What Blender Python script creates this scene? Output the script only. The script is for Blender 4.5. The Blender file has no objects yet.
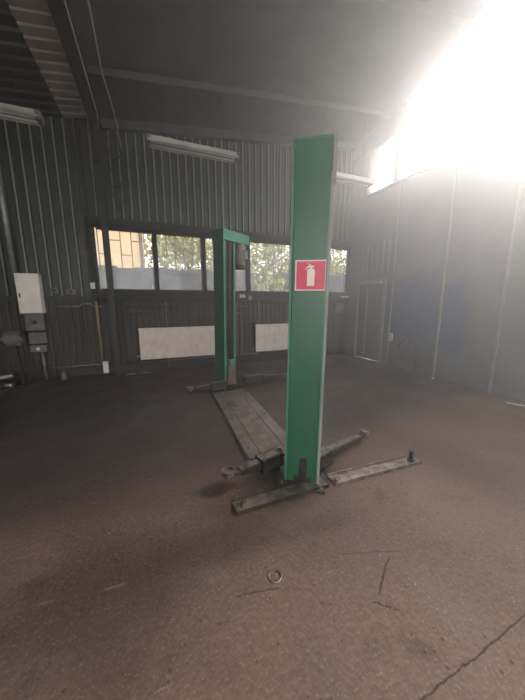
import bpy, bmesh, math, random
from mathutils import Vector, Matrix
random.seed(7)
S = bpy.context.scene
C = S.collection
R = math.radians
V = Vector

# ------------------------------------------------------------------ materials
def mat(name, c1, c2=None, rough=.7, metal=0., scale=4., bump=0., detail=6., spread=(.38, .62), stretch=(1, 1, 1), spec=.5, c3=None, c3s=14.):
    m = bpy.data.materials.new(name); m.use_nodes = True
    nt = m.node_tree; N = nt.nodes; L = nt.links
    b = N['Principled BSDF']
    b.inputs['Roughness'].default_value = rough
    b.inputs['Metallic'].default_value = metal
    b.inputs['Specular IOR Level'].default_value = spec
    tc = N.new('ShaderNodeTexCoord'); mp = N.new('ShaderNodeMapping')
    mp.inputs['Scale'].default_value = stretch
    L.new(tc.outputs['Object'], mp.inputs['Vector'])
    nz = N.new('ShaderNodeTexNoise'); nz.inputs['Scale'].default_value = scale; nz.inputs['Detail'].default_value = detail
    L.new(mp.outputs['Vector'], nz.inputs['Vector'])
    rp = N.new('ShaderNodeValToRGB')
    rp.color_ramp.elements[0].position = spread[0]; rp.color_ramp.elements[1].position = spread[1]
    rp.color_ramp.elements[0].color = (*c1, 1)
    rp.color_ramp.elements[1].color = (*(c2 or tuple(min(1, x*1.25) for x in c1)), 1)
    L.new(nz.outputs['Fac'], rp.inputs['Fac'])
    out = rp.outputs['Color']
    if c3:
        n2 = N.new('ShaderNodeTexNoise'); n2.inputs['Scale'].default_value = c3s; n2.inputs['Detail'].default_value = 8
        L.new(mp.outputs['Vector'], n2.inputs['Vector'])
        r2 = N.new('ShaderNodeValToRGB'); r2.color_ramp.elements[0].position = .58; r2.color_ramp.elements[1].position = .66
        L.new(n2.outputs['Fac'], r2.inputs['Fac'])
        mx = N.new('ShaderNodeMix'); mx.data_type = 'RGBA'
        L.new(r2.outputs['Color'], mx.inputs['Factor']); L.new(out, mx.inputs['A']); mx.inputs['B'].default_value = (*c3, 1)
        out = mx.outputs['Result']
    L.new(out, b.inputs['Base Color'])
    if bump:
        bp = N.new('ShaderNodeBump'); bp.inputs['Strength'].default_value = bump; bp.inputs['Distance'].default_value = .01
        n3 = N.new('ShaderNodeTexNoise'); n3.inputs['Scale'].default_value = scale*8; n3.inputs['Detail'].default_value = 5
        L.new(mp.outputs['Vector'], n3.inputs['Vector'])
        L.new(n3.outputs['Fac'], bp.inputs['Height']); L.new(bp.outputs['Normal'], b.inputs['Normal'])
    m['bc'] = 1
    return m

M = {}
M['wall'] = mat('corrugated green steel', (.009, .012, .009), (.018, .023, .018), .45, 0, 2, .15, stretch=(1, 1, .3), c3=(.05, .038, .028))
M['wall_low'] = mat('lower wall sheet', (.016, .015, .012), (.03, .024, .019), .6, 0, 3, .3, stretch=(1, 1, .4), c3=(.055, .03, .022), c3s=6)
M['dark_steel'] = mat('dark painted steel', (.009, .009, .008), (.018, .017, .015), .55, .1, 5, .1)
M['frame'] = mat('window frame paint', (.008, .009, .008), (.015, .016, .015), .75, 0, 6)
M['roof'] = mat('roof sheet', (.032, .031, .029), (.05, .048, .045), .65, 0, 2.5)
M['roof_dark'] = mat('sooty roof sheet', (.016, .015, .013), (.028, .026, .022), .75, 0, 2.5)
M['fascia'] = mat('pale dusty sheet', (.22, .19, .165), (.30, .265, .235), .6, 0, 3)
M['side'] = mat('grey blue partition', (.12, .125, .135), (.16, .165, .175), .6, 0, 1.6, .1, stretch=(1, 1, .5))
M['joint'] = mat('pale joint strip', (.20, .195, .19), (.27, .26, .25), .5, 0, 5)
M['green'] = mat('green enamel', (.006, .088, .040), (.009, .112, .052), .32, 0, 3, .05, stretch=(1, 1, .3), c3=(.012, .09, .05), c3s=9)
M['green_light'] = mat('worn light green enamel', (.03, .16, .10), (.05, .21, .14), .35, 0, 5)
M['oily'] = mat('oily black steel', (.014, .012, .011), (.045, .038, .033), .42, .5, 12, .3)
M['bare'] = mat('scuffed bare steel', (.10, .08, .066), (.26, .215, .18), .32, .7, 14, .3, c3=(.13, .09, .07), c3s=40)
M['plate'] = mat('dirty tread plate', (.085, .061, .05), (.165, .125, .105), .5, .2, 6, .4, c3=(.035, .027, .022), c3s=3.5)
M['rad'] = mat('cream radiator enamel', (.64, .55, .50), (.74, .64, .58), .45, 0, 5, c3=(.60, .50, .44), c3s=7)
M['cab'] = mat('white cabinet paint', (.62, .56, .50), (.70, .64, .58), .5, 0, 5, c3=(.50, .43, .36), c3s=4)
M['greybox'] = mat('grey instrument box', (.075, .07, .065), (.13, .12, .11), .6, 0, 8)
M['galv'] = mat('dull galvanised pipe', (.16, .15, .14), (.24, .23, .21), .45, .5, 8)
M['pipe_dark'] = mat('dark pipe', (.04, .037, .033), (.075, .068, .06), .55, .2, 8)
M['rustpipe'] = mat('ochre pipe', (.20, .14, .075), (.28, .21, .13), .6, 0, 8)
M['cable'] = mat('black cable', (.02, .02, .02), (.03, .03, .03), .6)
M['cable_pale'] = mat('pale cable', (.25, .24, .23), (.33, .32, .30), .6)
M['white'] = mat('white plastic', (.55, .53, .50), (.65, .63, .60), .5)
M['lampbody'] = mat('lamp housing', (.30, .28, .26), (.38, .36, .33), .5)
M['tube'] = mat('unlit lamp tube', (.62, .62, .60), (.70, .70, .68), .25)
M['red'] = mat('red sign film', (.58, .010, .075), (.64, .015, .09), .35, 0, 3)
M['signwhite'] = mat('cream sign print', (.75, .66, .55), (.80, .72, .60), .4)
M['signborder'] = mat('pink white border', (.72, .60, .56), (.78, .66, .62), .4)
M['black'] = mat('black rubber', (.01, .01, .01), (.02, .02, .02), .7)
M['cream_bldg'] = mat('ochre render', (.62, .45, .26), (.70, .52, .32), .9, 0, 1)
M['fence'] = mat('blue grey fence board', (.035, .044, .068), (.055, .066, .095), .8, 0, 3, stretch=(4, 1, .3))
M['leaf'] = mat('pale summer leaves', (.20, .24, .05), (.42, .40, .14), .7, 0, .7, detail=3)
M['leaf_dark'] = mat('dark leaves', (.05, .06, .03), (.09, .10, .05), .7, 0, .7, detail=3)
M['bark'] = mat('bark', (.07, .05, .04), (.12, .09, .07), .9, 0, 6)
M['yard'] = mat('yard ground', (.22, .20, .18), (.30, .28, .24), .95, 0, 1)
M['rag'] = mat('grey rag', (.10, .10, .10), (.18, .18, .17), .9, 0, 9)
M['brickwork'] = mat('dark wall block', (.05, .045, .04), (.075, .07, .06), .8)

def glass_mat():
    m = bpy.data.materials.new('dusty window glass'); m.use_nodes = True
    nt = m.node_tree; N = nt.nodes; L = nt.links
    for n in list(N):
        if n.type == 'BSDF_PRINCIPLED': N.remove(n)
    out = N['Material Output']
    t = N.new('ShaderNodeBsdfTransparent'); t.inputs[0].default_value = (.88, .88, .87, 1)
    g = N.new('ShaderNodeBsdfGlossy'); g.inputs['Roughness'].default_value = .05
    tl = N.new('ShaderNodeBsdfTranslucent'); tl.inputs[0].default_value = (.80, .80, .80, 1)
    fr = N.new('ShaderNodeFresnel'); fr.inputs[0].default_value = 1.3
    tc = N.new('ShaderNodeTexCoord'); nz = N.new('ShaderNodeTexNoise'); nz.inputs['Scale'].default_value = 4; nz.inputs['Detail'].default_value = 8
    L.new(tc.outputs['Object'], nz.inputs['Vector'])
    rp = N.new('ShaderNodeMapRange'); rp.inputs['From Min'].default_value = .35; rp.inputs['From Max'].default_value = .7
    rp.inputs['To Min'].default_value = .06; rp.inputs['To Max'].default_value = .13
    L.new(nz.outputs['Fac'], rp.inputs['Value'])
    m1 = N.new('ShaderNodeMixShader'); L.new(rp.outputs[0], m1.inputs[0]); L.new(t.outputs[0], m1.inputs[1]); L.new(tl.outputs[0], m1.inputs[2])
    m2 = N.new('ShaderNodeMixShader'); L.new(fr.outputs[0], m2.inputs[0]); L.new(m1.outputs[0], m2.inputs[1]); L.new(g.outputs[0], m2.inputs[2])
    L.new(m2.outputs[0], out.inputs['Surface'])
    return m
def ridge_highlight(m, y0, y1, col, k):  # paler rib crests: light catching the ridges, put into the colour
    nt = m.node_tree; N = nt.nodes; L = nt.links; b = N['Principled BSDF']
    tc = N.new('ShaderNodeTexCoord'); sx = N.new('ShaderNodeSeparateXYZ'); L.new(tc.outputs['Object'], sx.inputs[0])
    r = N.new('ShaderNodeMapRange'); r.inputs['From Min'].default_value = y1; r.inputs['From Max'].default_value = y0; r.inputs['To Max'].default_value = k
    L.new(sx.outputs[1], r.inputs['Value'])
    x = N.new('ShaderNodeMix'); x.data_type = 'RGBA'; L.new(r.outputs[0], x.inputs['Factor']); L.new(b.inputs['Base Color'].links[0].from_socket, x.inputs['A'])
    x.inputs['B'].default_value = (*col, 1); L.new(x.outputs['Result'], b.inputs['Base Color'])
ridge_highlight(M['wall'], 6.362, 6.372, (.22, .235, .205), .9)
ridge_highlight(M['wall_low'], 6.383, 6.39, (.05, .042, .034), .6)
M['glass'] = glass_mat()

def floor_mat():
    m = bpy.data.materials.new('oil stained concrete'); m.use_nodes = True
    nt = m.node_tree; N = nt.nodes; L = nt.links
    b = N['Principled BSDF']; tc = N.new('ShaderNodeTexCoord'); P = tc.outputs['Object']
    def noise(sc, det=8, rough=.6, dist=0):
        n = N.new('ShaderNodeTexNoise'); n.inputs['Scale'].default_value = sc; n.inputs['Detail'].default_value = det
        n.inputs['Roughness'].default_value = rough; n.inputs['Distortion'].default_value = dist
        L.new(P, n.inputs['Vector']); return n.outputs['Fac']
    def ramp(x, a, b_, lo=0., hi=1.):
        r = N.new('ShaderNodeMapRange'); r.interpolation_type = 'SMOOTHSTEP'
        r.inputs['From Min'].default_value = a; r.inputs['From Max'].default_value = b_
        r.inputs['To Min'].default_value = lo; r.inputs['To Max'].default_value = hi
        L.new(x, r.inputs['Value']); return r.outputs[0]
    def mth(op, a, b_=None):
        n = N.new('ShaderNodeMath'); n.operation = op
        for i, q in enumerate((a, b_)):
            if q is None: continue
            if isinstance(q, (int, float)): n.inputs[i].default_value = q
            else: L.new(q, n.inputs[i])
        return n.outputs[0]
    def mix(f, a, b_):
        x = N.new('ShaderNodeMix'); x.data_type = 'RGBA'
        L.new(f, x.inputs['Factor'])
        for k, q in (('A', a), ('B', b_)):
            if isinstance(q, tuple): x.inputs[k].default_value = (*q, 1)
            else: L.new(q, x.inputs[k])
        return x.outputs['Result']
    base = mix(ramp(noise(1.1), .35, .65), FL1, FL2)
    base = mix(ramp(noise(14, 6), .5, .75, 0, .55), base, (.14, .085, .062))
    base = mix(ramp(noise(2.3, 10, .7), .54, .68, 0, .6), base, (.045, .035, .031))
    # broad blotches, some of soaked oil; the far left one is painted shade
    sx = N.new('ShaderNodeSeparateXYZ'); L.new(P, sx.inputs[0])
    wob = noise(3.5, 6)
    def blob(cx, cy, rx, ry, soft=.5):
        dx = mth('DIVIDE', mth('SUBTRACT', sx.outputs[0], cx), rx); dy = mth('DIVIDE', mth('SUBTRACT', sx.outputs[1], cy), ry)
        d = mth('SQRT', mth('ADD', mth('MULTIPLY', dx, dx), mth('MULTIPLY', dy, dy)))
        d = mth('ADD', d, mth('MULTIPLY', mth('SUBTRACT', wob, .5), 1.0))
        return ramp(d, 1-soft, 1+soft, 1, 0)
    for (cx, cy, rx, ry, k, col) in BLOBS:
        base = mix(mth('MULTIPLY', blob(cx, cy, rx, ry), k), base, col)
    # far half: painted shade under the roof, from a ragged floor patch line
    edge = mth('ADD', mth('ADD', sx.outputs[1], mth('MULTIPLY', sx.outputs[0], -.12)), mth('MULTIPLY', wob, .5))
    base = mix(ramp(edge, 2.15, 2.7, 0, .68), base, (.032, .029, .030))
    # cracks
    def crack(ax, ay, bx, by, w=.006):
        ux, uy = bx-ax, by-ay; ln = math.hypot(ux, uy); ux /= ln; uy /= ln
        qx = mth('SUBTRACT', sx.outputs[0], ax); qy = mth('SUBTRACT', sx.outputs[1], ay)
        al = mth('ADD', mth('MULTIPLY', qx, ux), mth('MULTIPLY', qy, uy))
        pr = mth('SUBTRACT', mth('MULTIPLY', qx, -uy), mth('MULTIPLY', qy, -ux))
        pr = mth('ADD', pr, mth('MULTIPLY', mth('SUBTRACT', noise(7, 8, .8), .5), .06))
        m1 = ramp(mth('ABSOLUTE', pr), w*.4, w, 1, 0)
        m2 = mth('MULTIPLY', mth('GREATER_THAN', al, 0.), mth('LESS_THAN', al, ln))
        return mth('MULTIPLY', m1, m2)
    ck = None
    for c in [(.82, .50, 1.75, .53, .0045), (1.20, 1.0, 1.0, .86, .005), (.93, .84, 1.03, .76, .005), (.30, 1.12, .52, 1.08, .005), (.95, 1.12, 1.3, 1.0, .003), (1.7, 2.2, 2.9, 1.5, .003), (-1.6, 1.2, -.6, 3.0, .003)]:
        k = crack(*c); ck = k if ck is None else mth('MAXIMUM', ck, k)
    base = mix(mth('MULTIPLY', ck, .75), base, (.012, .010, .010))
    # grain, pits and scuffs
    base_b = mix(ramp(noise(38, 5, .7), .42, .58, 0, .32), base, (.035, .023, .018))
    base = mix(ramp(noise(75, 3, .6), .56, .68, 0, .38), base_b, (.30, .215, .17))
    mp = N.new('ShaderNodeMapping'); mp.inputs['Rotation'].default_value = (0, 0, .7); mp.inputs['Scale'].default_value = (3, 42, 1); L.new(P, mp.inputs['Vector'])
    sn_ = N.new('ShaderNodeTexNoise'); sn_.inputs['Scale'].default_value = 1; sn_.inputs['Detail'].default_value = 3; L.new(mp.outputs[0], sn_.inputs['Vector'])
    scr = mth('MULTIPLY', ramp(sn_.outputs['Fac'], .64, .72), ramp(noise(4), .5, .65))
    base = mix(mth('MULTIPLY', scr, .7), base, (.26, .20, .165))
    vp = N.new('ShaderNodeTexVoronoi'); vp.inputs['Scale'].default_value = 26; L.new(P, vp.inputs['Vector'])
    vq = N.new('ShaderNodeSeparateColor'); L.new(vp.outputs['Color'], vq.inputs[0])
    pit = mth('LESS_THAN', vp.outputs['Distance'], ramp(vq.outputs[0], .55, 1., 0., .22))
    base = mix(mth('MULTIPLY', pit, .75), base, (.03, .02, .018))
    # pale chips and specks
    vo = N.new('ShaderNodeTexVoronoi'); vo.inputs['Scale'].default_value = 9; L.new(P, vo.inputs['Vector'])
    vs = N.new('ShaderNodeSeparateColor'); L.new(vo.outputs['Color'], vs.inputs[0])
    rad = ramp(vs.outputs[0], .4, 1., 0., .06)
    spot = mth('MULTIPLY', mth('LESS_THAN', mth('ADD', vo.outputs['Distance'], mth('MULTIPLY', mth('SUBTRACT', noise(60, 3), .5), .12)), rad), mth('GREATER_THAN', vs.outputs[1], .45))
    base = mix(mth('MULTIPLY', spot, .6), base, (.36, .29, .25))
    L.new(base, b.inputs['Base Color'])
    L.new(ramp(noise(2.2, 6), .35, .65, .5, .8), b.inputs['Roughness'])
    b.inputs['Specular IOR Level'].default_value = .18
    hp = mth('ADD', mth('MULTIPLY', noise(30, 6), .35), mth('ADD', mth('MULTIPLY', noise(5, 5), .6), mth('MULTIPLY', ck, -1.2)))
    hp = mth('ADD', hp, mth('ADD', mth('MULTIPLY', spot, .25), mth('MULTIPLY', pit, -.4)))
    bp = N.new('ShaderNodeBump'); bp.inputs['Strength'].default_value = .5; bp.inputs['Distance'].default_value = .02
    L.new(hp, bp.inputs['Height']); L.new(bp.outputs['Normal'], b.inputs['Normal'])
    return m
FL1 = (.098, .062, .048); FL2 = (.155, .101, .078)
BLOBS = [(.36, 1.97, .15, .07, .8, (.012, .010, .010)), (1.02, 1.86, .42, .26, .75, (.016, .013, .012)),
         (-.30, 1.45, .40, .35, .45, (.03, .026, .025)), (.30, 1.45, .45, .14, .4, (.03, .025, .023)),
         (-1.6, 3.6, 1.9, 1.3, .7, (.022, .019, .018)), (2.6, 2.9, .9, .5, .3, (.03, .027, .027)),
         (1.1, 4.5, .9, .3, .6, (.02, .018, .017)), (.1, 4.48, .45, .05, .5, (.19, .15, .05)), (1.35, 4.25, .3, .06, .5, (.22, .17, .05)),
         (1.0, 1.35, .25, .08, .4, (.04, .03, .028))]
M['floor'] = floor_mat()

# the partition carries faded blue paint and rust runs in places
def side_mat():
    m = M['side']; nt = m.node_tree; N = nt.nodes; L = nt.links; b = N['Principled BSDF']
    tc = N.new('ShaderNodeTexCoord'); sx = N.new('ShaderNodeSeparateXYZ'); L.new(tc.outputs['Object'], sx.inputs[0])
    nz = N.new('ShaderNodeTexNoise'); nz.inputs['Scale'].default_value = 3; nz.inputs['Detail'].default_value = 7; L.new(tc.outputs['Object'], nz.inputs['Vector'])
    cur = b.inputs['Base Color'].links[0].from_socket
    def mth(op, a, b_):
        n = N.new('ShaderNodeMath'); n.operation = op
        for i, q in enumerate((a, b_)):
            if isinstance(q, (int, float)): n.inputs[i].default_value = q
            else: L.new(q, n.inputs[i])
        return n.outputs[0]
    for (cy, cz, ry, rz, k, col) in [(4.2, 1.35, .85, .8, .95, (.055, .09, .20)), (3.35, 1.2, .3, .8, .9, (.055, .085, .19)),
                                     (3.05, 1.1, .10, .7, .6, (.13, .11, .10)), (4.1, .35, .45, .3, .5, (.07, .07, .075)), (3.0, 3.2, .5, .8, .4, (.16, .155, .15))]:
        dy = mth('DIVIDE', mth('SUBTRACT', sx.outputs[1], cy), ry); dz = mth('DIVIDE', mth('SUBTRACT', sx.outputs[2], cz), rz)
        d = mth('ADD', mth('SQRT', mth('ADD', mth('MULTIPLY', dy, dy), mth('MULTIPLY', dz, dz)), 0), mth('MULTIPLY', nz.outputs['Fac'], .8))
        r = N.new('ShaderNodeMapRange'); r.interpolation_type = 'SMOOTHSTEP'
        r.inputs['From Min'].default_value = 1.0; r.inputs['From Max'].default_value = 1.6; r.inputs['To Min'].default_value = k; r.inputs['To Max'].default_value = 0
        L.new(d, r.inputs['Value'])
        x = N.new('ShaderNodeMix'); x.data_type = 'RGBA'; L.new(r.outputs[0], x.inputs['Factor']); L.new(cur, x.inputs['A']); x.inputs['B'].default_value = (*col, 1)
        cur = x.outputs['Result']
    L.new(cur, b.inputs['Base Color'])
side_mat()

# ------------------------------------------------------------------ mesh helpers
class MB:
    def __init__(s): s.bm = bmesh.new()
    def hexa(s, p):
        v = [s.bm.verts.new(q) for q in p]
        for f in ((0, 3, 2, 1), (4, 5, 6, 7), (0, 1, 5, 4), (1, 2, 6, 5), (2, 3, 7, 6), (3, 0, 4, 7)):
            s.bm.faces.new([v[i] for i in f])
        return s
    def box(s, x0, x1, y0, y1, z0, z1):
        return s.hexa([(x0, y0, z0), (x1, y0, z0), (x1, y1, z0), (x0, y1, z0), (x0, y0, z1), (x1, y0, z1), (x1, y1, z1), (x0, y1, z1)])
    def beam(s, a, b, w, h, up=(0, 0, 1), w2=None, h2=None):
        a, b, up = V(a), V(b), V(up); d = (b-a).normalized(); sd = d.cross(up).normalized(); u = sd.cross(d).normalized()
        w2 = w2 or w; h2 = h2 or h
        q = []
        for c, ww, hh in ((a, w, h), (b, w2, h2)):
            q.append([c-sd*ww/2-u*hh/2, c+sd*ww/2-u*hh/2, c+sd*ww/2+u*hh/2, c-sd*ww/2+u*hh/2])
        return s.hexa(q[0]+q[1])
    def tube(s, pts, r, n=10, cap=True):
        pts = [V(p) for p in pts]; rings = []
        up = V((0, 0, 1))
        for i, p in enumerate(pts):
            d = (pts[min(i+1, len(pts)-1)]-pts[max(i-1, 0)]).normalized()
            a = d.cross(up)
            if a.length < .05: a = d.cross(V((0, 1, 0)))
            a.normalize(); b = d.cross(a).normalized()
            rr = r[i] if isinstance(r, (list, tuple)) else r
            rings.append([s.bm.verts.new(p+a*math.cos(t*2*math.pi/n)*rr+b*math.sin(t*2*math.pi/n)*rr) for t in range(n)])
        for i in range(len(rings)-1):
            for t in range(n):
                f = s.bm.faces.new([rings[i][t], rings[i][(t+1) % n], rings[i+1][(t+1) % n], rings[i+1][t]]); f.smooth = True
        if cap:
            s.bm.faces.new(list(reversed(rings[0]))); s.bm.faces.new(rings[-1])
        return s
    def prism(s, pts, vec):
        a = [s.bm.verts.new(p) for p in pts]; vec = V(vec); b = [s.bm.verts.new(V(p)+vec) for p in pts]; n = len(a)
        s.bm.faces.new(a); s.bm.faces.new(list(reversed(b)))
        for i in range(n): s.bm.faces.new([a[i], b[i], b[(i+1) % n], a[(i+1) % n]])
        return s
    def lathe(s, c, prof, n=20, axis='z'):
        rings = []
        for (r, h) in prof:
            ring = []
            for t in range(n):
                x = math.cos(t*2*math.pi/n)*r; y = math.sin(t*2*math.pi/n)*r
                p = {'z': (x, y, h), 'x': (h, x, y), 'y': (x, h, y)}[axis]
                ring.append(s.bm.verts.new(V(c)+V(p)))
            rings.append(ring)
        for i in range(len(rings)-1):
            for t in range(n):
                f = s.bm.faces.new([rings[i][t], rings[i][(t+1) % n], rings[i+1][(t+1) % n], rings[i+1][t]])
        s.bm.faces.new(list(reversed(rings[0]))); s.bm.faces.new(rings[-1])
        return s
    def sheet(s, grid):
        g = [[s.bm.verts.new(p) for p in row] for row in grid]
        for i in range(len(g)-1):
            for j in range(len(g[0])-1): s.bm.faces.new([g[i][j], g[i+1][j], g[i+1][j+1], g[i][j+1]])
        return s
    def build(s, name, m, parent=None, bevel=0, tw=None):
        bmesh.ops.recalc_face_normals(s.bm, faces=s.bm.faces)
        if tw is not None: s.bm.transform(tw)
        me = bpy.data.meshes.new(name); s.bm.to_mesh(me); s.bm.free()
        o = bpy.data.objects.new(name, me); C.objects.link(o); me.materials.append(M[m] if isinstance(m, str) else m)
        if bevel:
            bv = o.modifiers.new('bevel', 'BEVEL'); bv.width = bevel; bv.segments = 2; bv.limit_method = 'ANGLE'
        if parent is not None:
            o.parent = parent
        return o
def struct(o): o['kind'] = 'structure'; return o
def tag(o, label, cat, group=None, kind=None):
    o['label'] = label; o['category'] = cat
    if group: o['group'] = group
    if kind: o['kind'] = kind
    return o
def empty(name, loc=(0, 0, 0), rz=0, ry=0):
    o = bpy.data.objects.new(name, None); C.objects.link(o); o.location = loc; o.rotation_euler = (0, ry, rz); o.empty_display_size = .1
    return o
def copy_tree(o, parent=None):
    c = o.copy(); C.objects.link(c)
    if parent is not None: c.parent = parent
    for ch in [x for x in C.objects if x.parent == o]: copy_tree(ch, c)
    return c

XW, YB = 5.1, 6.4            # right partition, back wall
ZR = lambda x: 4.86+.12*x    # underside of the mono-pitch roof

# ------------------------------------------------------------------ shell
b = MB().box(-6.1, 5.3, -5, 6.6, -.12, 0)
struct(b.build('floor', 'floor'))
struct(MB().box(-30, 40, -25, 45, -.4, -.14).build('trim_1', 'yard'))

def ribs(x0, x1, pitch=.2, top=.035, slope=.02, depth=.035):
    """x, depth-offset pairs of a trapezoid sheet, ridges toward the room"""
    out = [(x0, 0)]; x = math.ceil(x0/pitch)*pitch
    while x < x1-.08:
        out += [(x, 0), (x+slope, -depth), (x+slope+top, -depth), (x+2*slope+top, 0)]
        x += pitch
    out.append((x1, 0)); return out
def band(mb, x0, x1, z0, z1, **k):
    pr = ribs(x0, x1, **k); a, b_ = [], []
    for x, d in pr:
        zt = z1(x) if callable(z1) else z1
        a.append((x, YB+d, z0)); b_.append((x, YB+d, zt))
    mb.sheet([a, b_])
w = MB()
band(w, -1.0, XW+.02, 3.08, lambda x: ZR(x)+.02, pitch=.155, top=.016, slope=.02, depth=.04)
band(w, -6, -1.0, 1.56, lambda x: ZR(x)+.02, pitch=.165, top=.016, slope=.02, depth=.04)
w.box(-6, XW+.1, YB+.045, YB+.16, 3.05, 4.1); w.box(-6, -1.0, YB+.045, YB+.16, 0, 3.05); w.box(-1.0, XW+.1, YB+.045, YB+.16, 0, 1.56)
w.hexa([(-6, YB+.045, 4.1), (XW+.1, YB+.045, 4.1), (XW+.1, YB+.16, 4.1), (-6, YB+.16, 4.1), (-6, YB+.045, ZR(-6)+.1), (XW+.1, YB+.045, ZR(XW)+.1), (XW+.1, YB+.16, ZR(XW)+.1), (-6, YB+.16, ZR(-6)+.1)])
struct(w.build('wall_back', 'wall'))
w = MB(); band(w, -6, XW+.02, 0, 1.56, pitch=.12, top=.03, slope=.012, depth=.018)
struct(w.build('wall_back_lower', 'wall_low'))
# rails: lintel, sill, base, eaves
struct(MB().box(-1.12, XW, YB-.07, YB+.1, 2.93, 3.10).build('trim_2', 'frame', bevel=.006))
struct(MB().box(-1.1, XW, YB-.10, YB+.1, 1.56, 1.70).box(-1.1, XW, YB-.06, YB+.02, 1.47, 1.56).build('trim_3', 'frame', bevel=.006))
struct(MB().box(-6, XW, YB-.045, YB+.02, 0, .16).build('baseboard_back', 'dark_steel'))
struct(MB().hexa([(-.7, YB-.13, ZR(-.7)-.16), (XW, YB-.13, ZR(XW)-.16), (XW, YB, ZR(XW)-.16), (-.7, YB, ZR(-.7)-.16), (-.7, YB-.13, ZR(-.7)), (XW, YB-.13, ZR(XW)), (XW, YB, ZR(XW)), (-.7, YB, ZR(-.7))]).build('trim_4', 'roof'))
struct(MB().box(-6, -.95, YB-.06, YB+.02, 1.50, 1.60).build('trim_5', 'dark_steel'))

# windows with staggered security grilles
spans = [(-1.0, .10), (.10, 1.11), (1.11, 2.16), (2.16, 3.36), (3.36, 4.36), (4.36, 5.08+.02)]
wins = []
for i, (x0, x1) in enumerate(spans):
    t = empty('window_%d' % (i+1), (x0, YB, 1.70)); struct(t); wd = x1-x0; h = 2.93-1.70
    f = MB(); e = .045
    f.box(0, .018 if i == 0 else e, -.04 if i else -.01, .06 if i else .03, 0, h).box(wd-e, wd, -.04, .06, 0, h).box(e, wd-e, -.04, .06, 0, e).box(e, wd-e, -.04, .06, h-e, h)
    f.build('window_frame', 'frame', t, .004)
    MB().box(.018 if i == 0 else e, wd-e, .008, .014, e, h-e).build('pane', 'glass', t)
    g = MB(); n = 5; st = (wd-2*e)/n; y = .10
    for k in range(n+1): g.box(e+k*st-.009, e+k*st+.009, y-.006, y+.006, .01, h-.01)
    for k in range(n):
        zz = .18+(.28 if k % 2 else 0)
        while zz < h: g.box(e+k*st, e+(k+1)*st, y-.006, y+.006, zz-.009, zz+.009); zz += .56
    g.build('security_grille', 'pipe_dark', t)

# right partition with a door opening; top curved to follow the glare's edge
arch = [(-5, 1.2), (-1, 1.7), (.5, 2.05), (1.4, 2.45), (2.0, 2.82), (2.59, 3.2), (3.08, 3.56), (3.4, 3.74), (3.7, 3.87), (4.1, 3.975), (4.5, 4.02), (4.84, 4.03), (6.4, 4.03)]
out = [(YB, 0), (5.96, 0), (5.96, 2.0), (4.98, 2.0), (4.98, 0), (-5, 0)]+arch
struct(MB().prism([(XW, y, z) for y, z in out], (.1, 0, 0)).build('wall_right', 'side'))
struct(MB().box(XW, XW+.1, 5.9, YB+.05, 4.03, 5.13).build('wall_right_upper', 'dark_steel'))
a2 = [p for p in arch if p[0] > 0]
tr = MB()
for (ya, za), (yb, zb) in zip(a2[:-1], a2[1:]): tr.beam((XW-.01, ya, za), (XW-.01, yb, zb), .10, .05, up=(0, 0, 1))
struct(tr.build('trim_6', 'dark_steel'))
def arch_z(y):
    for (ya, za), (yb, zb) in zip(arch[:-1], arch[1:]):
        if ya <= y <= yb: return za+(zb-za)*(y-ya)/(yb-ya)
for k, y in enumerate((4.80, 3.61, 2.62, 1.6)):
    struct(MB().box(XW-.022, XW, y-.018, y+.018, 0, arch_z(y)-.03).build('trim_%d' % (7+k), 'joint'))
# shallow ribbed sheet between joints above the door
rb = MB()
for k in range(6): rb.box(XW-.02, XW, 4.96+k*.17, 5.0+k*.17, 2.2, 2.9)
struct(rb.build('trim_11', 'joint'))
# clerestory window above
t = empty('window_7', (XW, 4.77, 4.03)); struct(t)
MB().box(0, .08, 1.07, 1.14, 0, 1.10).box(-.01, .09, .17, .26, 0, 1.10).box(0, .08, .26, 1.07, 0, .04).build('window_frame', 'dark_steel', t)
MB().box(.03, .036, .26, 1.07, .04, 1.10).build('pane', 'glass', t)
# eaves beam
struct(MB().prism([(XW-.06, 4.77, 5.10), (XW+.16, 4.77, 5.10), (XW+.16, 4.77, ZR(XW+.16)), (XW-.06, 4.77, ZR(XW-.06))], (0, 1.68, 0)).build('trim_12', 'side'))
# door
t = empty('door_1', (XW, 5.47, 0)); struct(t)
MB().box(.02, .07, -.45, .45, .02, 1.94).build('door_leaf', 'side', t)
MB().box(-.03, .09, -.49, -.44, 0, 2.0).box(-.03, .09, .44, .49, 0, 2.0).box(-.03, .09, -.49, .49, 1.95, 2.03).build('door_frame', 'joint', t)
MB().box(.0, .02, -.42, -.38, .1, 1.85).box(.0, .02, .12, .16, .1, 1.85).build('door_batten', 'joint', t)
MB().tube([(-.0, -.36, 1.0), (-.05, -.36, 1.0), (-.05, -.26, 1.0)], .01).build('door_handle', 'galv', t)
# unseen left and front walls, the front one with an open gateway
struct(MB().box(-6.1, -6, -5, YB+.1, 0, 5).build('wall_left', 'wall_low'))
struct(MB().box(-6.1, -4.8, -5.1, -5, 0, 6).box(4.2, XW+.1, -5.1, -5, 0, 6).box(-4.8, 4.2, -5.1, -5, 4.1, 6).build('wall_front', 'wall_low'))

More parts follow.
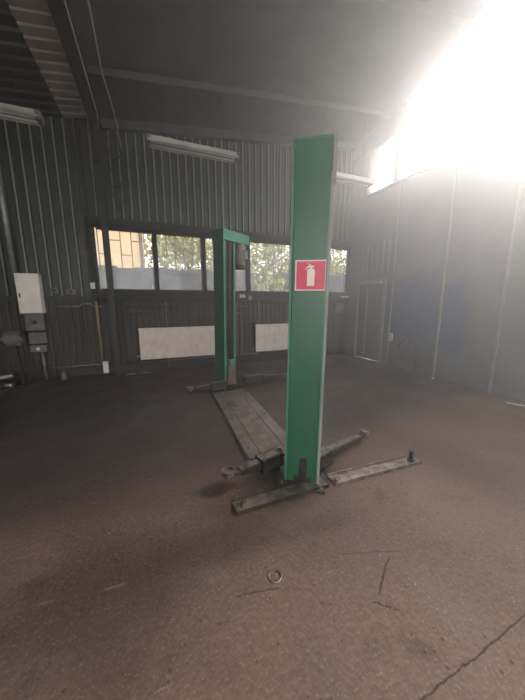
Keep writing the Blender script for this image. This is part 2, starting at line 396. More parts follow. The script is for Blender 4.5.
# roof: main bay, corrugated left bay, pale strip
def roofz(x, y): return (x, y, ZR(x))
edge = [(-.70, YB+.1), (XW+.25, YB+.1), (XW+.25, 4.72), (4.90, 4.56), (4.62, 3.62), (4.33, 2.85), (3.9, 1.9), (3.3, .6), (2.8, -5), (-.70, -5)]
struct(MB().prism([roofz(*p) for p in edge], (0, 0, .07)).build('ceiling', 'roof'))
cr = []
y = -5
while y < YB+.1:
    cr += [(y, 0), (y+.10, 0), (y+.12, .035), (y+.20, .035)]; y += .22
struct(MB().sheet([[(x, yy, ZR(x)+dz-.03) for yy, dz in cr] for x in (-6.1, -1.26)]).build('ceiling_left', 'roof_dark'))
struct(MB().hexa([(-6.1, -5, ZR(-6.1)+.03), (-.7, -5, ZR(-.7)+.03), (-.7, YB+.1, ZR(-.7)+.03), (-6.1, YB+.1, ZR(-6.1)+.03)]+[(-6.1, -5, ZR(-6.1)+.09), (-.7, -5, ZR(-.7)+.09), (-.7, YB+.1, ZR(-.7)+.09), (-6.1, YB+.1, ZR(-6.1)+.09)]).build('ceiling_cover', 'roof_dark'))
cr = []; y = -5
while y < YB-.12: cr += [(y, 0), (y+.09, 0), (y+.10, .022), (y+.17, .022)]; y += .18
struct(MB().sheet([[(x, yy, z+dz) for yy, dz in cr] for x, z in ((-1.26, 4.66), (-.84, 4.72))]).build('ceiling_strip', 'fascia'))
# roof beam over the column and purlins
bm_ = MB().box(-.84, -.66, -5, YB-.1, 4.60, 4.62).box(-.76, -.735, -5, YB-.1, 4.62, 4.76).box(-.84, -.66, -5, YB-.1, 4.745, 4.765)
struct(bm_.build('trim_13', 'dark_steel'))
for k, (yy, x1) in enumerate(((5.1, 5.1), (3.2, 4.35), (1.3, 3.55), (-.8, 3.0))):
    struct(MB().beam((-.66, yy, ZR(-.66)-.05), (x1, yy, ZR(x1)-.05), .07, .10).build('trim_%d' % (14+k), 'roof'))
# column
COLX = -.765
t = MB().box(COLX-.05, COLX+.05, YB-.30, YB-.285, 0, 4.62).box(COLX-.05, COLX+.05, YB-.17, YB-.155, 0, 4.62).box(COLX-.01, COLX+.01, YB-.29, YB-.16, 0, 4.62).box(-.97, -.73, YB-.34, YB-.10, 0, .02)
t.beam((COLX, YB-.21, 3.9), (-.75, YB-1.0, 4.60), .06, .06)
struct(t.build('trim_18', 'dark_steel'))
struct(MB().box(-1.12, -1.03, YB-.08, YB-.02, 1.6, 3.0).box(-1.12, -1.05, YB-.10, YB-.02, 3.1, 4.6).build('trim_19', 'dark_steel'))

# ------------------------------------------------------------------ near lift post (opens away from the camera)
def column_parts(root, face_top=2.57, w=.262, d=.23):
    # local: x along the closed back face, back face at y=0, open side toward +y
    c = MB()
    c.prism([(-w/2, 0, .015), (-w/2+.004, -.012, .015), (w/2-.004, -.012, .015), (w/2, 0, .015), (w/2, d, .015), (w/2-.07, d, .015), (w/2-.07, d-.012, .015), (w/2-.012, d-.012, .015),
             (w/2-.012, .006, .015), (-w/2+.012, .006, .015), (-w/2+.012, d-.012, .015), (-w/2+.07, d-.012, .015), (-w/2+.07, d, .015), (-w/2, d, .015)], (0, 0, face_top-.015))
    return c
near = empty('lift_post', (1.058, 1.775, 0), R(-34), R(.5))
tag(near, 'green two-post car lift column nearest the camera, with the red sign on its back', 'car lift', 'green car lift posts')
NI = (Matrix.Translation((1.058, 1.775, 0)) @ Matrix.Rotation(R(-34), 4, 'Z') @ Matrix.Rotation(R(.5), 4, 'Y')).inverted()
column_parts(near).build('column', 'green', near, .004)
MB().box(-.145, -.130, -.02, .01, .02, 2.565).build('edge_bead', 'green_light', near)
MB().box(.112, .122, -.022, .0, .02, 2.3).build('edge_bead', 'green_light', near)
MB().box(.125, .150, -.025, .06, 2.30, 2.585).box(.118, .14, -.02, .02, .02, 2.36).build('side_guard', 'joint', near)
MB().box(-.14, .15, -.012, .24, 2.57, 2.582).build('top_cap', 'green_light', near)
MB().box(-.025, .035, -.020, -.012, .05, .235).build('slot_cover', 'oily', near)
MB().box(-.005, .022, -.024, -.019, .10, .17).build('slot', 'black', near)
MB().box(-.07, .075, -.017, -.012, .0, .07).build('scuff_plate', 'oily', near)
bp = MB().box(-.21, .19, -.10, .34, 0, .018).build('base_plate', 'oily', near, .003)
for x, y in ((-.17, -.06), (.15, -.06), (.165, .1), (-.18, .30), (.15, .30)):
    MB().lathe((x, y, .018), [(.02, 0), (.02, .006), (.013, .006), (.013, .022), (.006, .022), (.006, .035)], 6).build('anchor_bolt', 'bare', near)
MB().box(-.10, .10, .06, .30, .06, .55).box(-.12, .12, .23, .33, .07, .17).build('carriage', 'oily', near)
MB().tube([(0, .12, .5), (0, .12, 2.56)], .022).build('lead_screw', 'galv', near)

def arm(root, inv, p0, p1, p2, pad, pads=.055, hook=False):
    """outer box p0-p1, inner extension p1-p2, pad at the tip; world coordinates"""
    a = MB().beam(p0, p1, .125, .12).build('lift_arm', 'oily', root, .005, tw=inv)
    p0, p1, p2, pad = V(p0), V(p1), V(p2), V(pad); d = (p1-p0).normalized()
    MB().beam(p0+V((0, 0, .056)), p1+V((0, 0, .056)), .085, .010).build('top_plate', 'bare', a, .002, tw=inv)
    MB().beam(p1-d*.1, p2, .085, .075, w2=.07, h2=.05).build('arm_extension', 'oily', a, .004, tw=inv)
    MB().beam(p1+V((0, 0, .040)), p2+V((0, 0, .028)), .058, .006).build('wear_strip', 'bare', a, tw=inv)
    MB().beam(p2-d*.02, pad, .07, .03).build('tip_bracket', 'oily', a, .003, tw=inv)
    c = pad
    MB().lathe(c, [(pads*.5, -.035), (pads*.5, -.01), (pads, -.008), (pads, .03), (pads*.84, .03), (pads*.80, .018), (.012, .016)], 24).build('lift_pad', 'bare', a, tw=inv)
    MB().lathe(p0+V((0, 0, .05)), [(.032, 0), (.032, .022), (.02, .022), (.02, .035)], 14).build('pivot_pin', 'bare', a, tw=inv)
    MB().beam(p0+d*.05+V((0, 0, -.06)), p1+V((0, 0, -.06)), .15, .012).build('rib', 'oily', a, tw=inv)
    return a
arm(near, NI, (.98, 2.05, .11), (.76, 2.0, .105), (.58, 1.975, .10), (.475, 1.965, .115))
arm(near, NI, (1.22, 1.86, .11), (1.42, 1.93, .11), (1.90, 2.08, .09), (2.03, 2.13, .10), .05)

# steel strip and channel on the floor in front of the post
t = empty('floor_channel', (.45, 1.69, 0)); tag(t, 'worn pale steel channel lying on the floor to the right of the near lift post', 'steel channel')
t.location = (1.30, 1.70, 0)
ch = MB().box(0, .95, -.065, .065, 0, .012).box(0, .95, -.065, -.058, .012, .03).box(0, .95, .058, .065, .012, .03)
ch.build('channel', 'bare', t, .002)
MB().lathe((.88, .0, .012), [(.035, 0), (.035, .008), (.018, .008), (.018, .075), (.022, .075), (.022, .09), (.01, .095)], 14).build('upright_pin', 'oily', t)
MB().lathe((.03, -.02, .012), [(.02, 0), (.02, .02), (.008, .02), (.008, .035)], 6).build('bolt', 'bare', t)
t.rotation_euler = (0, 0, R(-2))
t = empty('floor_bar', (.45, 1.69, 0), R(1)); tag(t, 'dark rusty flat steel bar left of the near lift post foot', 'steel bar')
MB().box(0, .78, -.055, .055, 0, .025).build('bar', 'bare', t, .003)
MB().box(0, .78, -.062, -.055, 0, .032).build('front_lip', 'oily', t)
MB().lathe((.07, .0, .025), [(.03, 0), (.03, .006), (.02, .006), (.02, .02), (.01, .02), (.01, .045)], 6).build('bolt', 'bare', t)
MB().lathe((.55, .01, .025), [(.02, 0), (.02, .012), (.01, .012), (.01, .02)], 6).build('bolt', 'bare', t)

# fire extinguisher sign stuck on the near post
sg = empty('fire_sign', (1.058, 1.775, 0), R(-34), R(.5)); tag(sg, 'square red fire extinguisher sign with white pictogram stuck on the near green lift post', 'sign')
z0, z1, x0, x1 = 1.575, 1.79, -.105, .118
MB().box(x0, x1, -.0215, -.0205, z0, z1).build('sign_border', 'signborder', sg)
MB().box(x0+.009, x1-.009, -.0222, -.0214, z0+.009, z1-.009).build('sign_field', 'red', sg)
cx = (x0+x1)/2+.002; yy = -.0231
pg = MB().prism([(cx-.026, yy, z0+.035), (cx+.026, yy, z0+.035), (cx+.027, yy, z0+.138), (cx+.022, yy, z0+.150), (cx+.010, yy, z0+.156), (cx-.010, yy, z0+.156), (cx-.022, yy, z0+.150), (cx-.027, yy, z0+.138)], (0, .0008, 0))
pg.prism([(cx-.008, yy, z0+.156), (cx+.008, yy, z0+.156), (cx+.008, yy, z0+.166), (cx-.008, yy, z0+.166)], (0, .0008, 0))
pg.prism([(cx+.024, yy, z0+.164), (cx+.020, yy, z0+.174), (cx-.012, yy, z0+.178), (cx-.030, yy, z0+.168), (cx-.042, yy, z0+.148), (cx-.036, yy, z0+.146), (cx-.024, yy, z0+.160), (cx-.010, yy, z0+.165)], (0, .0008, 0))
pg.beam((cx-.002, yy+.0004, z0+.180), (cx-.028, yy+.0004, z0+.190), .0008, .005)
pg.build('pictogram', 'signwhite', sg)

# ------------------------------------------------------------------ far lift post (opens toward the camera)
far = empty('lift_post', (1.055, 4.45, 0), R(30), R(1.1)); tag(far, 'green car lift column by the back windows, open front with motor hung at its top', 'car lift', 'green car lift posts')
FI = (Matrix.Translation((1.055, 4.45, 0)) @ Matrix.Rotation(R(30), 4, 'Z') @ Matrix.Rotation(R(1.1), 4, 'Y')).inverted()
wd, dp = .27, .24
c = MB().prism([(0, 0, .015), (.042, 0, .015), (.042, .012, .015), (.012, .012, .015), (.012, dp-.012, .015), (wd-.012, dp-.012, .015), (wd-.012, .012, .015), (wd-.042, .012, .015), (wd-.042, 0, .015), (wd, 0, .015), (wd, dp, .015), (0, dp, .015)], (0, 0, 2.5))
c.build('column', 'green', far, .004)
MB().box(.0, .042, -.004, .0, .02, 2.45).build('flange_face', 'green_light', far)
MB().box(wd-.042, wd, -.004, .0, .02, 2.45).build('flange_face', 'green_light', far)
MB().box(-.02, .60, -.02, dp+.01, 2.47, 2.64).build('head_box', 'green', far, .006)
MB().box(-.02, .60, -.026, -.02, 2.475, 2.63).build('head_front', 'green_light', far)
MB().box(.043, wd-.043, .02, .05, .3, 2.46).build('slide_cover', 'oily', far)
MB().tube([(.135, .008, .5), (.135, .008, 2.46)], .010).build('lead_screw', 'pipe_dark', far)
mo = MB().lathe((.40, .02, 2.10), [(.07, 0), (.10, .02), (.10, .22), (.08, .24), (.08, .36), (.03, .37)], 18).build('motor', 'greybox', far)
MB().box(.40, .50, -.09, .0, 2.22, 2.36).build('terminal_box', 'greybox', mo)
MB().lathe((.40, .02, 2.05), [(.07, 0), (.105, .015), (.105, .045), (.08, .05)], 18).build('fan_cover', 'dark_steel', mo)
MB().prism([(.03, -.05, .06), (.25, -.05, .06), (.22, -.05, .42), (.06, -.05, .42)], (0, .12, 0)).build('carriage', 'plate', far, .004)
MB().box(.07, .21, -.06, .02, .42, .50).build('carriage_head', 'green_light', far)
MB().box(-.12, .42, -.14, .36, 0, .02).build('base_plate', 'oily', far)
for x, y in ((-.08, -.1), (.37, -.1), (.37, .3)):
    MB().lathe((x, y, .02), [(.016, 0), (.016, .02), (.007, .03)], 6).build('anchor_bolt', 'bare', far)
arm(far, FI, (1.05, 4.38, .11), (.80, 4.36, .10), (.58, 4.40, .08), (.47, 4.42, .08), .06)
arm(far, FI, (1.42, 4.50, .12), (1.75, 4.52, .12), (2.12, 4.56, .09), (2.26, 4.58, .09), .06)

# tread plate linking the posts
t = empty('floor_plate', (0, 0, 0)); tag(t, 'dirty tread plate lying between the two green lift posts', 'floor plate')
pp = [(.82, 4.28, .006), (1.38, 4.30, .006), (1.30, 2.2, .006), (.76, 2.25, .006)]
MB().prism([(a, b_, .001) for a, b_, _ in pp], (0, 0, .010)).build('plate', 'plate', t)
g = MB()
for f in (.25, .75):
    a = V(pp[0]).lerp(V(pp[1]), f); b_ = V(pp[3]).lerp(V(pp[2]), f); g.beam(a+V((0, 0, .008)), b_+V((0, 0, .008)), .005, .004)
g.build('seam', 'bare', t)
for k, (x, y) in enumerate(((.88, 4.1), (1.32, 4.1), (.84, 3.2), (1.30, 3.2), (.81, 2.45))):
    MB().lathe((x, y, .011), [(.014, 0), (.012, .006)], 8).build('screw_head', 'oily', t)
edge_bar = MB().beam((.80, 4.28, .02), (.745, 2.25, .02), .015, .012).build('edge_strip', 'oily', t)

# ------------------------------------------------------------------ radiators
def radiator(name, x0, x1, label):
    t = empty(name, (x0, YB-.16, .26)); tag(t, label, 'radiator', 'cream panel radiators under the windows')
    L_ = x1-x0; b = MB(); n = int(L_/.045); s_ = L_/n; row0, row1 = [], []
    for k in range(n):
        for q, d in ((0, 0), (.45, 0), (.55, .014), (.9, .014)): row0.append((k*s_+q*s_, d, .0)); row1.append((k*s_+q*s_, d, .66))
    row0.append((L_, 0, 0)); row1.append((L_, 0, .66))
    b.sheet([row0, row1]); b.box(0, L_, .016, .07, 0, .66)
    b.build('panel', 'rad', t)
    MB().box(-.004, L_+.004, -.006, .074, .66, .675).build('top_grille', 'rad', t)
    for x in (.15, L_-.15): MB().box(x-.015, x+.015, .05, .14, .1, .6).build('bracket', 'dark_steel', t)
    MB().tube([(-.07, .04, .07), (0, .04, .07)], .014).lathe((-.05, .04, .07), [(.022, -.03), (.022, .03)], 10, 'x').build('valve', 'galv', t)
    return t
radiator('radiator', -.33, 1.36, 'long cream ribbed radiator under the windows, left of the far lift post')
radiator('radiator', 2.30, 3.95, 'cream ribbed radiator partly hidden behind the near lift post')

# ------------------------------------------------------------------ fluorescent lamps on hangers
def lamp():
    t = empty('fluorescent_lamp', (0, 0, 0))
    MB().box(0, 1.52, -.09, .09, .05, .10).build('housing', 'lampbody', t, .006)
    MB().prism([(0, -.09, .05), (0, -.13, .0), (0, -.125, -.005), (0, -.08, .045)], (1.52, 0, 0)).prism([(0, .09, .05), (0, .13, .0), (0, .125, -.005), (0, .08, .045)], (1.52, 0, 0)).build('reflector', 'lampbody', t)
    for y in (-.05, .05): MB().tube([(.04, y, .015), (1.48, y, .015)], .016).build('tube', 'tube', t)
    MB().box(-.02, .04, -.10, .10, -.015, .10).build('end_cap', 'greybox', t, .004)
    MB().box(1.48, 1.54, -.10, .10, -.015, .10).build('end_cap', 'greybox', t, .004)
    return t
spots = [(.08, 5.3, 4.04, 'white twin-tube lamp hung above the second window, left of the near post'),
         (-2.86, 5.3, 4.05, 'white twin-tube lamp at the left edge above the dark corrugated wall'),
         (3.2, 5.3, 4.06, 'white twin-tube lamp half hidden behind the near lift post, before the clerestory')]
lp = lamp()
for i, (x, y, z, lb) in enumerate(spots):
    o = lp if i == 0 else copy_tree(lp)
    o.location = (x, y, z); tag(o, lb, 'lamp', 'hanging twin tube lamps')
    for hx in (.25, 1.27):
        top = ZR(x+hx)-.0-(z)
        if x+hx < -1.26: top = ZR(x+hx)-.03-z
        MB().tube([(hx, 0, .10), (hx, 0, top)], .004, 6).build('hanger', 'cable', o)

# ------------------------------------------------------------------ wall services
def pipe(name, pts, r, m, label, cat='pipe', clips=True, group=None):
    t = tag(MB().tube(pts, r, 10).build(name, m), label, cat, group)
    return t
pipe('wall_pipe', [(-2.27, 6.27, 1.75), (-2.31, 6.27, 4.52)], .045, 'galv', 'thick pale vertical pipe at the left edge above the white cabinet')
pipe('heating_pipe', [(-1.75, YB-.1, 1.40), (-1.35, YB-.1, 1.40), (-1.30, YB-.1, 1.45), (-1.15, YB-.1, 1.45), (-1.10, YB-.1, 1.40), (-.95, YB-.1, 1.40)], .016, 'galv', 'thin pale pipe along the wall left of the steel column')
pipe('heating_pipe', [(-.75, YB-.09, 1.38), (2.1, YB-.09, 1.37), (2.1, YB-.09, 1.0), (2.28, YB-.09, 1.0), (2.28, YB-.09, .85), (2.33, YB-.12, .85)], .015, 'pipe_dark', 'dark upper heating pipe running below the window sill')
pipe('heating_pipe', [(-.70, YB-.08, 1.24), (2.0, YB-.08, 1.22)], .013, 'pipe_dark', 'second dark pipe running just under the sill pipe')
pipe('heating_pipe', [(-.75, YB-.09, .19), (2.3, YB-.09, .21), (2.33, YB-.09, .3)], .014, 'galv', 'low pale pipe running along the floor beneath the long radiator')
pipe('heating_pipe', [(-2.0, YB-.1, .22), (-1.1, YB-.1, .22)], .014, 'galv', 'low pipe along the floor left of the steel column')
pipe('riser_pipe', [(.24, YB-.065, .93), (.24, YB-.065, 1.5)], .012, 'galv', 'short pale riser above the long radiator, under the first windows')
pipe('riser_pipe', [(.24, YB-.065, .02), (.24, YB-.065, .26)], .012, 'galv', 'pale pipe stub below the long radiator')
pipe('riser_pipe', [(2.40, YB-.065, .93), (2.40, YB-.065, 1.5)], .012, 'galv', 'pale riser above the half hidden radiator')
pipe('ochre_pipe', [(-1.06, YB-.1, 1.50), (-1.06, YB-.1, .28)], .022, 'rustpipe', 'yellowish vertical pipe down to the small white box by the column')
pipe('bent_pipe', [(-1.32, YB-.1, 1.38), (-1.34, YB-.1, 1.32), (-1.34, YB-.1, .88), (-1.28, YB-.1, .82), (-1.0, YB-.1, .82)], .017, 'cable', 'black elbow pipe left of the yellowish pipe')
pipe('bent_pipe', [(-.62, YB-.1, 1.38), (-.60, YB-.1, 1.3), (-.60, YB-.1, .30), (-.58, YB-.1, .2)], .02, 'cable', 'black vertical pipe just right of the steel column')
pipe('conduit', [(1.56, YB-.06, 4.95), (1.55, YB-.06, 3.1)], .012, 'galv', 'thin vertical conduit above the far lift post')
# ceiling cables
pipe('ceiling_cable', [(-.45, 2.2, 4.70), (-.45, 4.1, 4.73), (-.47, 5.05, 4.70), (-.44, 5.5, 4.70), (-.40, 6.0, 4.60), (-.37, 6.25, 4.3)], .009, 'cable_pale', 'pale cable sagging along the ceiling down to the back wall', 'cable')
pipe('ceiling_cable', [(-.65, 1.5, 4.57), (-.66, 4.2, 4.585), (-.67, 5.8, 4.57), (-.70, 6.0, 4.45)], .010, 'cable_pale', 'straight pale cable clipped under the dark roof beam', 'cable')
for k, (dx, z, rr, lb) in enumerate(((.0, 4.35, .17, 'topmost black cable coil hung beside the column top'), (.06, 3.95, .20, 'middle black cable coil hung beside the column'), (.03, 3.50, .15, 'lowest black cable coil hung beside the column'))):
    pts = [(-.50+dx+rr*math.sin(a*.55)*(.7+.3*math.sin(a*1.3)), YB-.10+.02*math.sin(a*2.1), z+rr*1.3*math.cos(a*.55+.4*math.sin(a))) for a in range(0, 26)]
    tag(MB().tube(pts, .009, 6).build('cable_coil', 'cable'), lb, 'cable', 'coils of black cable by the column')

# electrical cabinet with meter boxes and stand legs
t = empty('electrical_cabinet', (-2.08, 6.2, 0)); tag(t, 'white grubby electrical cabinet with dark boxes and legs below, by the left wall pipe', 'electrical cabinet')
MB().box(-.17, .17, -.02, .16, 1.28, 1.99).build('body', 'cab', t, .006)
MB().box(-.165, .165, -.035, -.02, 1.29, 1.98).build('door', 'cab', t, .004)
MB().box(-.135, -.120, -.05, -.035, 1.56, 1.64).build('latch', 'black', t)
MB().box(-.12, .16, .0, .14, .96, 1.27).build('switch_box', 'greybox', t, .006)
MB().lathe((.02, .0, 1.12), [(.04, 0), (.04, -.03), (.015, -.03), (.015, -.05)], 12, 'y').build('rotary_switch', 'black', t)
MB().box(-.10, .17, -.02, .14, .72, .93).build('meter_box', 'greybox', t, .006)
MB().box(-.10, .15, -.03, .14, .56, .70).build('junction_box', 'greybox', t, .006)
MB().box(.0, .05, -.045, -.03, .60, .65).build('switch_knob', 'cab', t)
MB().tube([(.05, .05, .56), (.06, .05, 0)], .025).build('leg', 'galv', t)
MB().tube([(.19, .08, 1.28), (.20, .08, .3), (.22, .08, 0)], .022).build('leg', 'pipe_dark', t)
# pedestal grinder
t = empty('bench_grinder', (-2.34, 6.02, 0)); tag(t, 'dark grey pedestal grinder left of the electrical cabinet', 'grinder')
MB().lathe((0, 0, .85), [(.09, -.11), (.14, -.085), (.14, .085), (.09, .11)], 20, 'x').build('motor_housing', 'greybox', t)
for s_ in (-1, 1): MB().lathe((s_*.13, 0, .85), [(.085, -.02), (.085, .02)], 20, 'x').build('wheel', 'bare', t)
MB().prism([(.03, -.03, 0), (.08, -.03, 0), (.03, -.03, .72), (-.03, -.03, .72)], (0, .06, 0)).build('pedestal', 'dark_steel', t)
MB().box(-.1, .15, -.12, .12, 0, .02).build('foot', 'dark_steel', t)
# clutter at the left edge
t = empty('scrap_exhaust', (-2.62, 5.75, 0)); tag(t, 'shiny bent exhaust part lying among dark scrap at the left edge', 'scrap metal')
MB().tube([(-.25, 0, .10), (-.05, -.02, .16), (.08, .0, .22), (.30, .02, .24)], [.05, .06, .045, .04], 14).build('pipe', 'galv', t)
MB().tube([(-.30, .05, .05), (.1, .1, .07), (.25, .08, .05)], .05, 12).build('silencer', 'bare', t)
t = empty('oil_drum', (-2.95, 5.95, 0)); tag(t, 'dark squat drum at the left edge behind scrap metal', 'drum')
MB().lathe((0, 0, 0), [(.20, 0), (.21, .02), (.20, .04), (.20, .28), (.21, .30), (.20, .32), (.20, .55), (.21, .57), (.19, .58)], 24).build('shell', 'dark_steel', t)
for x, y, z, a, lb in ((-2.80, 5.60, .03, .4, 'dark steel plate nearest the camera in the scrap heap at left'), (-2.45, 5.55, .03, -.5, 'small dark block in front of the grinder foot')):
    o = MB().box(-.13, .13, -.08, .08, -.03, .06).box(-.05, .06, -.05, .05, .06, .12).build('scrap_block', 'oily', bevel=.008); o.location = (x, y, z); o.rotation_euler = (0, 0, a); tag(o, lb, 'scrap metal')
tag(MB().lathe((0, 0, 0), [(.05, 0), (.06, .02), (.06, .12), (.045, .15), (.02, .16)], 14).build('oil_bottle', 'greybox'), 'small grey bottle on the floor right of the cabinet legs', 'bottle').location = (-1.73, 6.2, 0)
# sockets and boxes on the wall
def wallbox(name, x, z, w_, h_, m, label, cat, knob=None, group=None, y=YB-.06):
    t = empty(name, (x, y, z)); tag(t, label, cat, group)
    MB().box(-w_/2, w_/2, -.05, 0.0, -h_/2, h_/2).build('case', m, t, .005)
    if knob: MB().lathe((0, -.05, 0), [(min(w_, h_)*.3, 0), (min(w_, h_)*.3, -.012), (.008, -.012)], 12, 'y').build('socket_face', knob, t)
    return t
wallbox('wall_socket', -1.72, 1.70, .13, .11, 'greybox', 'grey wall socket just right of the white cabinet', 'socket', 'black', 'sockets on the wall left of the column')
wallbox('wall_socket', -1.46, 1.68, .15, .10, 'greybox', 'grey wall socket nearer the first window', 'socket', 'black', 'sockets on the wall left of the column')
wallbox('bulkhead_light', -1.09, 1.80, .08, .12, 'white', 'small pale fitting beside the first window frame', 'light', 'white')
wallbox('socket_box', -1.0, .16, .10, .24, 'white', 'small white box at floor level beside the column', 'socket', y=YB-.12)
wallbox('wall_socket', 1.97, 1.62, .13, .07, 'white', 'pale socket on the sill right of the far lift post', 'socket', 'galv', y=YB-.1)
wallbox('wall_socket', 2.16, 1.58, .08, .10, 'galv', 'small pale switch beside the sill socket', 'switch', y=YB-.1)
wallbox('nameplate', 4.92, 1.62, .26, .05, 'white', 'thin pale strip on the wall under the last window', 'sign', y=YB-.06-.04)
wallbox('paper_notice', 4.82, 1.32, .26, .27, 'rag', 'faded grey notice on the wall below the last window', 'notice', y=YB-.02)
t = empty('light_switch', (XW, 4.72, .68)); tag(t, 'small white switch plate low on the partition right of the door', 'switch')
MB().box(-.03, -.0, -.04, .04, -.09, .09).build('plate', 'white', t, .003); MB().box(-.04, -.03, -.015, .015, -.03, .03).build('rocker', 'white', t)
# hose hanging on the partition
t = MB().tube([(XW-.03, 4.25+.22*math.cos(a), .45+.25*math.sin(a)) for a in [R(x) for x in range(0, 175, 10)]]+[(XW-.03, 4.02, .25), (XW-.05, 4.0, .016)], .014).build('hose', 'cable'); tag(t, 'dark curved hose against the partition below the faded blue paint', 'hose')
# thin planks and crumbs
o = MB().box(-.12, .12, -.012, .012, 0, .015).build('wood_strip', 'white'); o.location = (4.87, 2.13, .0); o.rotation_euler = (0, 0, R(-62)); tag(o, 'short white strip on the floor near the right edge', 'strip')
o = MB().lathe((0, 0, 0), [(.025, 0), (.03, .01), (.02, .03)], 8).build('plastic_cap', 'white'); o.location = (4.98, 3.53, 0); tag(o, 'tiny white cap on the floor at the foot of the partition', 'cap')
def rag(x, y, s_, lb, seed):
    rn = random.Random(seed); b = MB(); n = 9; g = []
    for i in range(n):
        g.append([(s_*(i/(n-1)-.5)*(1+.2*rn.random()), s_*.5*(j/(n-1)-.5)*(1+.3*rn.random()), .005+.05*s_*2*rn.random()*(1-abs(2*i/(n-1)-1))*(1-abs(2*j/(n-1)-1))*2) for j in range(n)])
    b.sheet(g); o = b.build('rag', 'rag'); o.location = (x, y, 0); sd = o.modifiers.new('s', 'SOLIDIFY'); sd.thickness = .006; sd.offset = 1
    tag(o, lb, 'rag', 'rags on the floor by the column')
rag(-.55, 6.10, .18, 'crumpled grey rag on the floor just right of the column foot', 1)
rag(-.25, 6.12, .24, 'crumpled pale rag farther right of the column foot', 2)
rn = random.Random(4); g = MB()
for k in range(150):
    x = rn.uniform(-.8, 3.2); y = rn.uniform(.5, 2.6); s_ = rn.uniform(.0012, .0035)
    g.box(x-s_, x+s_, y-s_*.7, y+s_*.7, 0, s_)
tag(g.build('floor_grit', 'joint'), 'pale grit and chips scattered over the concrete', 'grit', kind='stuff')
# ring-shaped anchor socket in the floor
o = MB().tube([(.035*math.cos(a*math.pi/12), .035*math.sin(a*math.pi/12), .003) for a in range(25)], .004, 6, False).build('floor_ring', 'bare'); o.location = (.525, 1.14, 0); tag(o, 'small rusty ring set in the concrete in front of the near lift', 'ring')

# ------------------------------------------------------------------ outside
t = empty('outer_fence', (0, 10, 0)); tag(t, 'blue grey board fence seen through the back windows', 'fence')
for k in range(0, 27):
    x = -4+k*.5
    MB().box(x, x+.497, -.02, .02, -.14, 2.55+.03*((k*7) % 3)).build('board', 'fence', t)
for z in (.6, 2.1): MB().box(-4, 9.5, .02, .07, z, z+.08).build('rail', 'fence', t)
t = empty('neighbour_building', (-6, 13, 0)); tag(t, 'ochre rendered building seen through the leftmost windows', 'building')
MB().box(-6, 5.72, 0, 5, -.14, 7).build('wall', 'cream_bldg', t)
MB().prism([(-6.3, -.3, 7), (6.0, -.3, 7), (6.0, 2.5, 8.4), (-6.3, 2.5, 8.4)], (0, 0, .15)).build('roof', 'roof', t)
MB().box(5.60, 5.68, -.06, 0, 0, 6.9).build('downpipe', 'bark', t)
def tree(x, y, h, cr, n, m, label, seed, zc=None):
    rn = random.Random(seed); t = empty('tree', (x, y, -.14)); tag(t, label, 'tree', 'trees outside the garage')
    MB().tube([(0, 0, 0), (.1, .05, h*.35), (-.05, 0, h*.7)], [.16, .12, .05], 8).build('trunk', 'bark', t)
    br = MB()
    for k in range(7):
        a = k*2.4; z = h*(.3+.06*k); br.tube([(0, 0, z), (cr*.4*math.cos(a), cr*.4*math.sin(a), z+h*.1), (cr*.8*math.cos(a), cr*.8*math.sin(a), z+h*.22)], [.06, .04, .015], 6)
    br.build('branches', 'bark', t)
    f = MB(); cl = [(rn.gauss(0, .5)*cr, rn.gauss(0, .5)*cr, h*(.28+.6*rn.random()), cr*(.2+.25*rn.random())) for _ in range(26)]
    for k in range(n):
        cx, cy, cz, r_ = cl[k % 26]
        p = V((cx+rn.gauss(0, .6)*r_, cy+rn.gauss(0, .6)*r_, cz+rn.gauss(0, .6)*r_))
        if p.z < .3: continue
        u = V((rn.gauss(0, 1), rn.gauss(0, 1), rn.gauss(0, 1))).normalized(); w_ = u.cross(V((rn.gauss(0, 1), rn.gauss(0, 1), rn.gauss(0, 1)))).normalized(); s_ = .07+.08*rn.random()
        f.bm.faces.new([f.bm.verts.new(q) for q in (p-u*s_, p+w_*s_*.5, p+u*s_, p-w_*s_*.5)])
    me = bpy.data.meshes.new('foliage'); f.bm.to_mesh(me); f.bm.free(); o = bpy.data.objects.new('foliage', me); C.objects.link(o); me.materials.append(M[m]); o.parent = t
tree(1.9, 16.0, 6.8, 2.2, 7000, 'leaf', 'leafy tree beyond the fence seen right of the ochre building', 3)
tree(5.6, 13.2, 5.6, 2.2, 9000, 'leaf', 'bright leafy tree behind the fence seen between the two lift posts', 5)
tree(9.6, 13.5, 5.8, 2.1, 6000, 'leaf', 'leafy tree behind the fence seen in the last window', 8)
tree(11.5, 10.6, 7.6, 1.1, 3500, 'leaf_dark', 'dark tree silhouetted in the glazed panel above the partition', 11)
tree(11.2, 9.0, 6.6, .8, 2500, 'leaf_dark', 'dark low crown just showing over the partition top beside the mullion', 13)

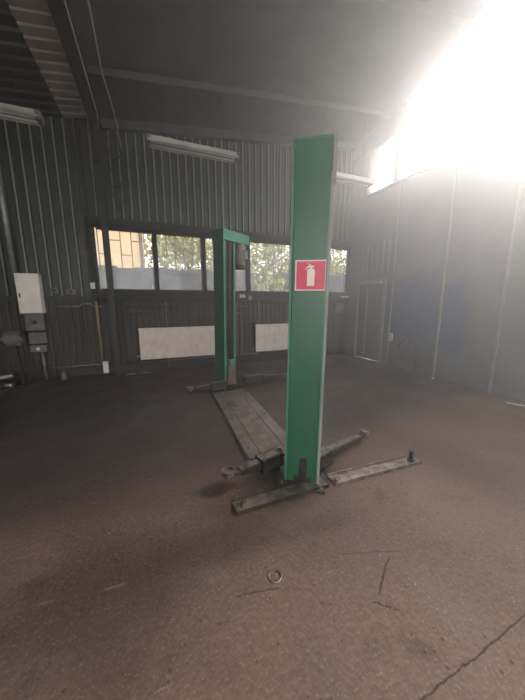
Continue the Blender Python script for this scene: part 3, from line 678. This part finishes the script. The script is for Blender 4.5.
# ------------------------------------------------------------------ dusty air in the hall
m = bpy.data.materials.new('dusty air'); m.use_nodes = True; N = m.node_tree.nodes
for n in list(N):
    if n.type == 'BSDF_PRINCIPLED': N.remove(n)
vs = N.new('ShaderNodeVolumeScatter'); vs.inputs['Color'].default_value = (1, .97, .97, 1); vs.inputs['Density'].default_value = .036
tcv = N.new('ShaderNodeTexCoord'); sxv = N.new('ShaderNodeSeparateXYZ'); mrv = N.new('ShaderNodeMapRange')
for k_, v_ in (('From Min', -1.5), ('From Max', 5.), ('To Min', .008), ('To Max', .072)): mrv.inputs[k_].default_value = v_
m.node_tree.links.new(tcv.outputs['Object'], sxv.inputs[0]); m.node_tree.links.new(sxv.outputs[0], mrv.inputs['Value']); m.node_tree.links.new(mrv.outputs[0], vs.inputs['Density'])
vs['k'] = 1; vs.inputs['Anisotropy'].default_value = .60
m.node_tree.links.new(vs.outputs[0], N['Material Output'].inputs['Volume'])
hz = MB().prism([(-5.9, -4.9, -.06), (XW-.05, -4.9, -.06), (XW-.05, -4.9, 5.2), (-.5, -4.9, 4.55), (-5.9, -4.9, 4.0)], (0, YB-.08+4.9, 0)).build('dust_haze', m)
hz['kind'] = 'stuff'; hz['label'] = 'thin dusty haze hanging in the air of the hall'; hz['category'] = 'haze'

# ------------------------------------------------------------------ light
SUN = V((.722, .448, .527)).normalized()
wd = bpy.data.worlds.new('sky'); S.world = wd; wd.use_nodes = True; N = wd.node_tree.nodes; L = wd.node_tree.links
bg = N['Background']; tc = N.new('ShaderNodeTexCoord')
dt = N.new('ShaderNodeVectorMath'); dt.operation = 'DOT_PRODUCT'; dt.inputs[1].default_value = SUN; L.new(tc.outputs['Generated'], dt.inputs[0])
def wm(op, a, b_):
    n = N.new('ShaderNodeMath'); n.operation = op
    for i, q in enumerate((a, b_)):
        if isinstance(q, (int, float)): n.inputs[i].default_value = q
        else: L.new(q, n.inputs[i])
    return n.outputs[0]
c0 = wm('MAXIMUM', dt.outputs['Value'], 0.)
st = wm('ADD', wm('MULTIPLY', wm('POWER', c0, 6.), 1.5), wm('ADD', wm('MULTIPLY', wm('POWER', c0, 60.), 4.), 2.7))
bg.inputs['Color'].default_value = (1, .985, .965, 1); L.new(st, bg.inputs['Strength'])
sn = bpy.data.lights.new('sun', 'SUN'); sn.energy = 5.2; sn.angle = R(40); sn.color = (1, .93, .86)
so = bpy.data.objects.new('sun', sn); C.objects.link(so); so.rotation_euler = SUN.to_track_quat('Z', 'Y').to_euler()

# ------------------------------------------------------------------ camera
cd = bpy.data.cameras.new('camera'); co = bpy.data.objects.new('camera', cd); C.objects.link(co); S.camera = co
cd.sensor_fit = 'VERTICAL'; cd.sensor_height = 24; cd.lens = 271/700*24; cd.clip_start = .05
co.location = (0, 0, 1.5); co.rotation_euler = (R(90-10.2), 0, R(-21.6))
S.view_settings.view_transform = 'Standard'; S.view_settings.look = 'None'; S.view_settings.exposure = 0.75; S.view_settings.gamma = 1
S.view_settings.use_curve_mapping = False
